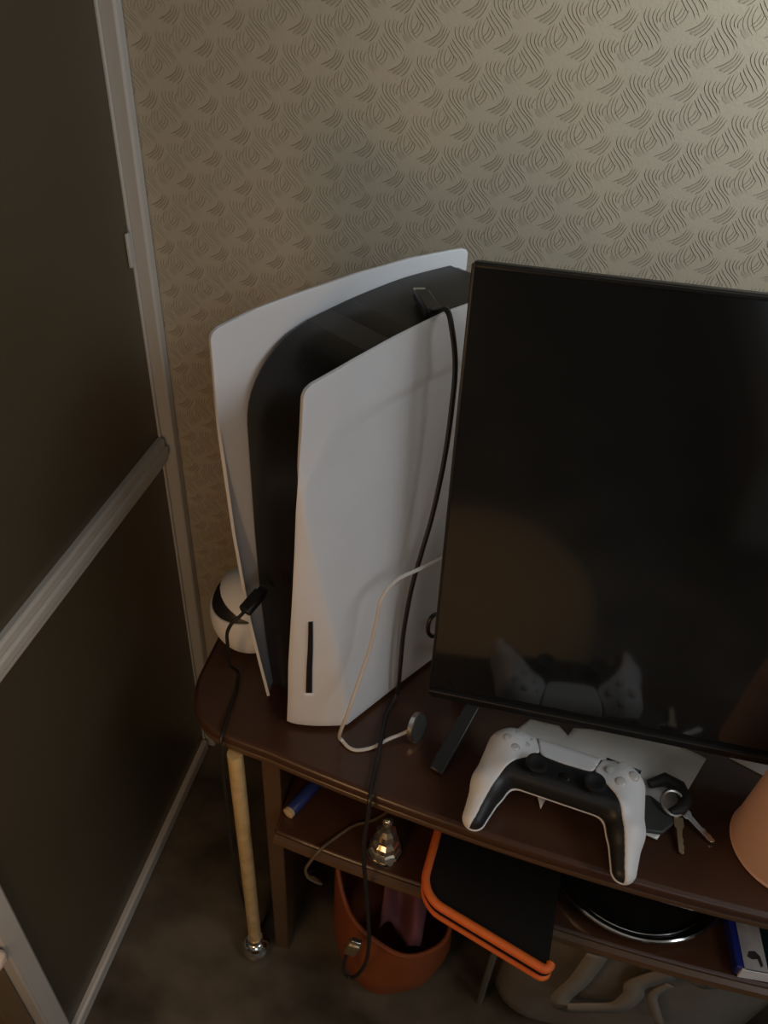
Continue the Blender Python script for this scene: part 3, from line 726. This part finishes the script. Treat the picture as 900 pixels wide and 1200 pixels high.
# raised fold of film on the right of the packet
keys = empty('key_bunch', 'bunch of keys with black fob and split ring on the plastic packet', 'keys', (0.195, 0.44, DT + .0042))
def kp(pts): return [(p[0] - .195, p[1] - .44) for p in pts]
MB().prism(kp([(0.168, 0.449), (0.185, 0.451), (0.2, 0.44), (0.204, 0.428), (0.193, 0.4155), (0.168, 0.4135), (.163, .43)]), .0006, .005).build('fob', 'fob', keys, bevel=.0015)
lp = MB(); lp.tube([(p[0] - .195, p[1] - .44, z) for p, z in zip([(0.184, 0.463), (0.198, 0.470), (0.210, 0.463), (0.2145, 0.450), (0.209, 0.440), (.2, .436)], (.004, .006, .008, .009, .008, .007))], [.004, .0062, .0066, .0062, .0055, .003], 10)
lp.build('leather_loop', 'leather', keys)
def ring(c, R, r, tilt, az, m, nm):
    g = MB(); mtx = Matrix.Translation(c) @ Matrix.Rotation(az, 4, 'Z') @ Matrix.Rotation(tilt, 4, 'X')
    pts = [mtx @ Vector((R * math.cos(2 * PI * k / 28), R * math.sin(2 * PI * k / 28), 0)) for k in range(29)]
    g.tube(pts, r, 8); return g.build(nm, m, keys)
ring(Vector((.0075, .004, .010)), .0105, .0018, math.radians(20), .4, 'steel', 'split_ring')
def keyblade(p0, p1, nm, m, w=.0040):
    p0 = Vector(p0); p1 = Vector(p1); d = p1 - p0; L = d.length; d.normalize(); n_ = Vector((-d.y, d.x, 0)).normalized(); up = d.cross(n_)
    mtx = Matrix(((d.x, n_.x, up.x, p0.x), (d.y, n_.y, up.y, p0.y), (d.z, n_.z, up.z, p0.z), (0, 0, 0, 1)))
    g = MB()
    g.prism([(-.004, -w), (.004, -w), (.006, -w * .62), (L - .002, -w * .62), (L, 0), (L - .001, w * .5)] + [(L - .003 - k * .003, w * (.62 if k % 2 else .38)) for k in range(5)] + [(.006, w * .62), (.004, w), (-.004, w)], -.001, .001, mtx=mtx)
    return g.build(nm, m, keys, bevel=.0003)
keyblade((.0185, .0015, .0035), (.043, -.0195, -.0012), 'key', 'alu', .0046)
keyblade((.0125, -.010, .004), (.0145, -.037, -.0012), 'key', 'brass', .0042)

cup = empty('plastic_cup', 'salmon coloured plastic cup upside down at the right of the table', 'cup', (.300, .431, DT))
c = MB(); c.lathe([(.0435, 0), (.0450, .0012), (.0455, .004), (.0452, .012), (.0443, .03), (.0425, .062), (.0405, .098), (.0385, .106), (.034, .1095), (.0005, .110)], 56, cap0=False)
c.build('cup_body', 'cup', cup)
c = MB(); c.tube([(.0452 * math.cos(2 * PI * k / 56), .0452 * math.sin(2 * PI * k / 56), .0018) for k in range(57)], .0016, 8, cap=False); c.build('cup_rim', 'cup', cup)

ps = MB(); ps.prism([(0.264, 0.5155), (0.300, 0.5005), (0.375, 0.520), (0.352, 0.580), (0.29, .57)], 0.0005, .0012)
o = ps.build('paper_sheet', 'paper', None, smooth=False); o.location = (0, 0, DT)
tag(o, 'white sheet of paper under the television on the dark table', 'paper')

# ------------------------------------------------------------------ things on the shelf
SZ = .3302
zc = empty('zip_case', 'black zipped case with bright orange edges jutting from the shelf', 'case', (0.055, 0.40, SZ))
def case_outline(off=0.0):
    a = math.atan2(-.042, .122); L = .128; D = .15; R = .022
    o = Vector((-0.0035, 0.368)); ux = Vector((math.cos(a), math.sin(a))); uy = Vector((.10, .995)).normalized()
    pts = []
    for (cx, cy, a0) in ((R, R, PI), (L - .008, .008, 1.5 * PI), (L - R, D - R, 0), (R, D - R, .5 * PI)):
        rr = R if cx != L - .008 else .008
        for k in range(9):
            an = a0 + .5 * PI * k / 8
            p = o + ux * (cx + (rr + off) * math.cos(an)) + uy * (cy + (rr + off) * math.sin(an))
            pts.append((p.x - .055, p.y - .40))
    return pts
MB().prism(case_outline(-.0015), .0, .0245).build('case_body', 'case_black', zc, bevel=.003)
def piping(z, r):
    g = MB(); pts = [(p[0], p[1], z) for p in case_outline(0)]
    pts = pts[27:] + pts[:18]
    g.tube(pts, r, 10); return g.build('piping', 'orange', zc)
piping(.0235, .0042); piping(.0065, .0034)
zp = MB(); zp.tube([(p[0], p[1], .0150) for p in (case_outline(.0005)[27:] + case_outline(.0005)[:18])], .0022, 8); zp.build('zipper', 'case_black', zc)

dish = empty('round_tray', 'round black tray with a shiny chrome rim on the shelf below the controller', 'tray', (.198, .470, SZ))
d = MB(); d.lathe([(.0005, .003), (.080, .003), (.089, .012), (.0915, .014), (.093, .012), (.082, .0), (.0005, .0)], 64, cap0=False, cap1=False); d.build('tray_body', 'gloss_black', dish)
d = MB(); d.tube([(.0925 * math.cos(2 * PI * k / 72), .0925 * math.sin(2 * PI * k / 72), .0145) for k in range(73)], .0021, 8, cap=False); d.build('rim', 'chrome', dish)
d = MB(); d.tube([(.084 * math.cos(2 * PI * k / 72), .084 * math.sin(2 * PI * k / 72), .0085) for k in range(73)], .0010, 8, cap=False); d.build('inner_ring', 'chrome', dish)

gc = empty('game_case', 'blue game case with white striped cover flat on the shelf at right', 'game case', (.285, .371, SZ), math.radians(3))
g = MB(); g.box(0, .135, 0.0012, .171, .0, .0150); g.build('case_shell', 'blue', gc, bevel=.002)
g = MB(); g.box(.008, .134, .0015, .170, .0151, .0155); cov = g.build('cover_sheet', 'cover_dark', gc, smooth=False)
g = MB(); g.box(.006, .0265, .0, .170, .0153, .0158); wst = g.build('white_strip', 'cover_white', cov, smooth=False)
g = MB(); g.prism([(.010, .012), (.014, .010), (.019, .011), (.0205, .004), (.023, .006), (.022, .014), (.018, .018), (.0125, .017)], .0159, .0160); g.build('printed_blot', 'print_black', cov, smooth=False)
g = MB(); g.box(.0035, .134, -.0008, .0012, .0012, .0158); g.build('front_label', 'label_white', gc, bevel=.0004)

bt = empty('blue_tube', 'small blue tube with a tan round end on the shelf under the table', 'tube', (-.1505, .428, SZ), math.radians(-24))
t_ = MB(); t_.lathe([(.0060, .004), (.0068, .006), (.0068, .055), (.005, .058)], 20, Matrix.Translation((0, 0, .0070)) @ Matrix.Rotation(-PI / 2, 4, 'X')); t_.build('tube_body', 'blue_tube', bt)
t_ = MB(); t_.lathe([(.004, -.001), (.0062, .0), (.0062, .004)], 20, Matrix.Translation((0, 0, .0070)) @ Matrix.Rotation(-PI / 2, 4, 'X')); t_.build('tube_end', 'tan', bt)

orn = empty('ornament', 'small gold and silver faceted ornament with a ball top on the shelf', 'ornament', (-.046, .4165, SZ))
n = 9
prof = [(.0165, 0), (.0175, .004), (.0150, .0075), (.0128, .009), (.0148, .013), (.0135, .0185), (.0098, .022), (.0085, .0245), (.0115, .029), (.0098, .0355), (.0062, .040), (.0045, .0445)]
oo = MB(); oo.lathe(prof, n); oo.build('tiers', 'gold_glass', orn, smooth=False)
oo = MB(); oo.lathe([(.0005, .0440), (.0040, .0455), (.0058, .050), (.0046, .055), (.0020, .0572), (.0005, .0576)], 12); oo.build('ball_top', 'gold_glass', orn)
oo = MB(); oo.lathe([(.0180, .0005), (.0188, .0022), (.0180, .0038)], 24); oo.build('base_ring', 'chrome', orn)

# ------------------------------------------------------------------ floor level: orange bag, film bag
bag = empty('orange_bag', 'orange slouching bag on the floor under the stand with plum cloth inside', 'bag', (-.034, .468, 0))
def bagp(u, v, off=0.0):
    th = 2 * PI * u
    rim = .185 + .075 * math.cos(th - math.radians(150)) - .010 * math.sin(2 * th)
    prof = interp(v, [(0, .62), (.06, .82), (.16, .95), (.4, 1.02), (.75, 1.0), (1, .97)])
    r = .072 * prof * (1 + .030 * math.sin(3 * th + 1 + 2 * v) + .015 * math.sin(7 * th + 4 * v)) - off
    return Vector((r * math.cos(th), r * .98 * math.sin(th), .003 + rim * v))
g = MB(); g.grid(lambda u, v: bagp(u, v), 49, 22)
g.add([bagp(k / 48, 0) for k in range(48)], [tuple(range(47, -1, -1))])
g.build('bag_body', 'bucket', bag, solid=.0022, solid_off=-1, angle=70)
hd = MB(); hd.tube([bagp(k / 48, 1.0) for k in range(49)], .0028, 8, cap=False); hd.build('bag_rim', 'bucket', bag)
cl = MB()
def clothp(u, v):
    x = -.012 + .052 * u; y = -.040 + .06 * v + .008 * math.sin(6 * u); z = .13 + .075 * v + .012 * math.sin(9 * u + 3 * v) + .05 * u * (v > .0) * .4 - .035 * (1 - v) * (u > .5) * (u - .5)
    return Vector((x, y, z))
cl.grid(clothp, 22, 16)
o = cl.build('plum_cloth', 'cloth', None, solid=.003, angle=80); o.location = (-.034, .468, 0)
tag(o, 'plum coloured cloth bunched in the mouth of the orange bag', 'cloth')

fb = empty('film_bag', 'grey plastic film bag with pale straps on the floor under the shelf', 'plastic bag', (.25, .49, 0))
def fbp(u, v):
    th = 2 * PI * u
    rx = .145 * (1 + .05 * math.sin(4 * th + 3 * v)); ry = .085 * (1 + .07 * math.sin(5 * th + 1 + 4 * v))
    k = interp(v, [(0, .85), (.1, 1), (.7, .98), (1, .90)])
    ex = .55
    cx_, sx_ = math.cos(th), math.sin(th)
    return Vector((rx * k * math.copysign(abs(cx_) ** ex, cx_), ry * k * math.copysign(abs(sx_) ** ex, sx_), .002 + .285 * v + .006 * math.sin(3 * th) * v))
g = MB(); g.grid(fbp, 65, 20); g.add([fbp(k / 64, 0) for k in range(64)], [tuple(range(63, -1, -1))])
g.build('bag_body', 'bag', fb, solid=.0012, angle=50)
def strap(pts, wd):
    g = MB(); P = spline(pts, 6)
    L = []; R_ = []
    for i, p in enumerate(P):
        t = (P[min(i + 1, len(P) - 1)] - P[max(i - 1, 0)]).normalized(); n_ = Vector((t.z, 0, -t.x)).normalized()
        L.append(p + n_ * wd); R_.append(p - n_ * wd)
    n = len(P); g.add(L + R_, [(i, n + i, n + i + 1, i + 1) for i in range(n - 1)])
    g.build('bag_strap', 'bag_light', fb, solid=.002, solid_off=0)
strap([(-.072, -.0975, .265), (-.078, -.0980, .205), (-.088, -.0980, .155), (-.080, -.0982, .135), (-.056, -.0982, .147), (-.030, -.0982, .166), (-.022, -.0982, .200), (-.024, -.0980, .225), (-.002, -.0978, .262)], .0105)
strap([(.006, -.0975, .240), (-.004, -.0980, .211), (.008, -.0980, .175), (.018, -.0980, .150)], .005)
strap([(.021, -.0975, .264), (.034, -.0978, .258), (.047, -.0975, .267)], .008)
# unseen pouf and bedstead, added only for the switched-off television to mirror
pf_ = empty('floor_pouf', 'low round tan pouf on the floor, mirrored at lower left of the television', 'pouf', (-.05, -.09, 0))
c = MB(); c.lathe([(.20, 0), (.225, .008), (.238, .03), (.242, .065), (.236, .10), (.215, .122), (.17, .132), (.08, .137), (.002, .138)], 40, cap1=False)
c.build('pouf_body', 'pouf', pf_)
c = MB(); c.tube([(.2405 * math.cos(2 * PI * k / 60), .2405 * math.sin(2 * PI * k / 60), .065) for k in range(61)], .004, 8, cap=False); c.build('piping', 'pouf', pf_)
added_bed = empty('bed', 'bed with pale blue cover, mirrored at the right of the television', 'bed', (0.95, -1.25, 0))
MB().box(-.50, .50, -.95, .80, .06, .24).build('bed_base', 'oak', added_bed, bevel=.01)
for sx in (-.45, .45):
    for sy in (-.9, .75): MB().box(sx - .03, sx + .03, sy - .03, sy + .03, 0, .0598).build('leg', 'oak', added_bed)
MB().box(-.49, .49, -.94, .79, .2402, .40).build('mattress', 'label_white', added_bed, bevel=.04, seg=4)
cv = MB(); cv.grid(lambda u, v: Vector((-.50 + 1.0 * u, -.62 + 1.44 * min(v / .8, 1) + .012 * math.sin(26 * u) * (v > .8), .408 + .008 * math.sin(9 * u + 4 * v) + .006 * math.sin(17 * v) - .34 * max(0, (v - .8) / .2))), 60, 61)
cv.build('cover', 'bedding', added_bed, solid=.012)
pl = MB(); pl.grid(lambda u, v: Vector((-.36 + .72 * u, -.90 + .26 * v, .402 + .10 * (math.sin(PI * u) * math.sin(PI * v)) ** .4)), 24, 16); pl.build('pillow', 'label_white', added_bed)
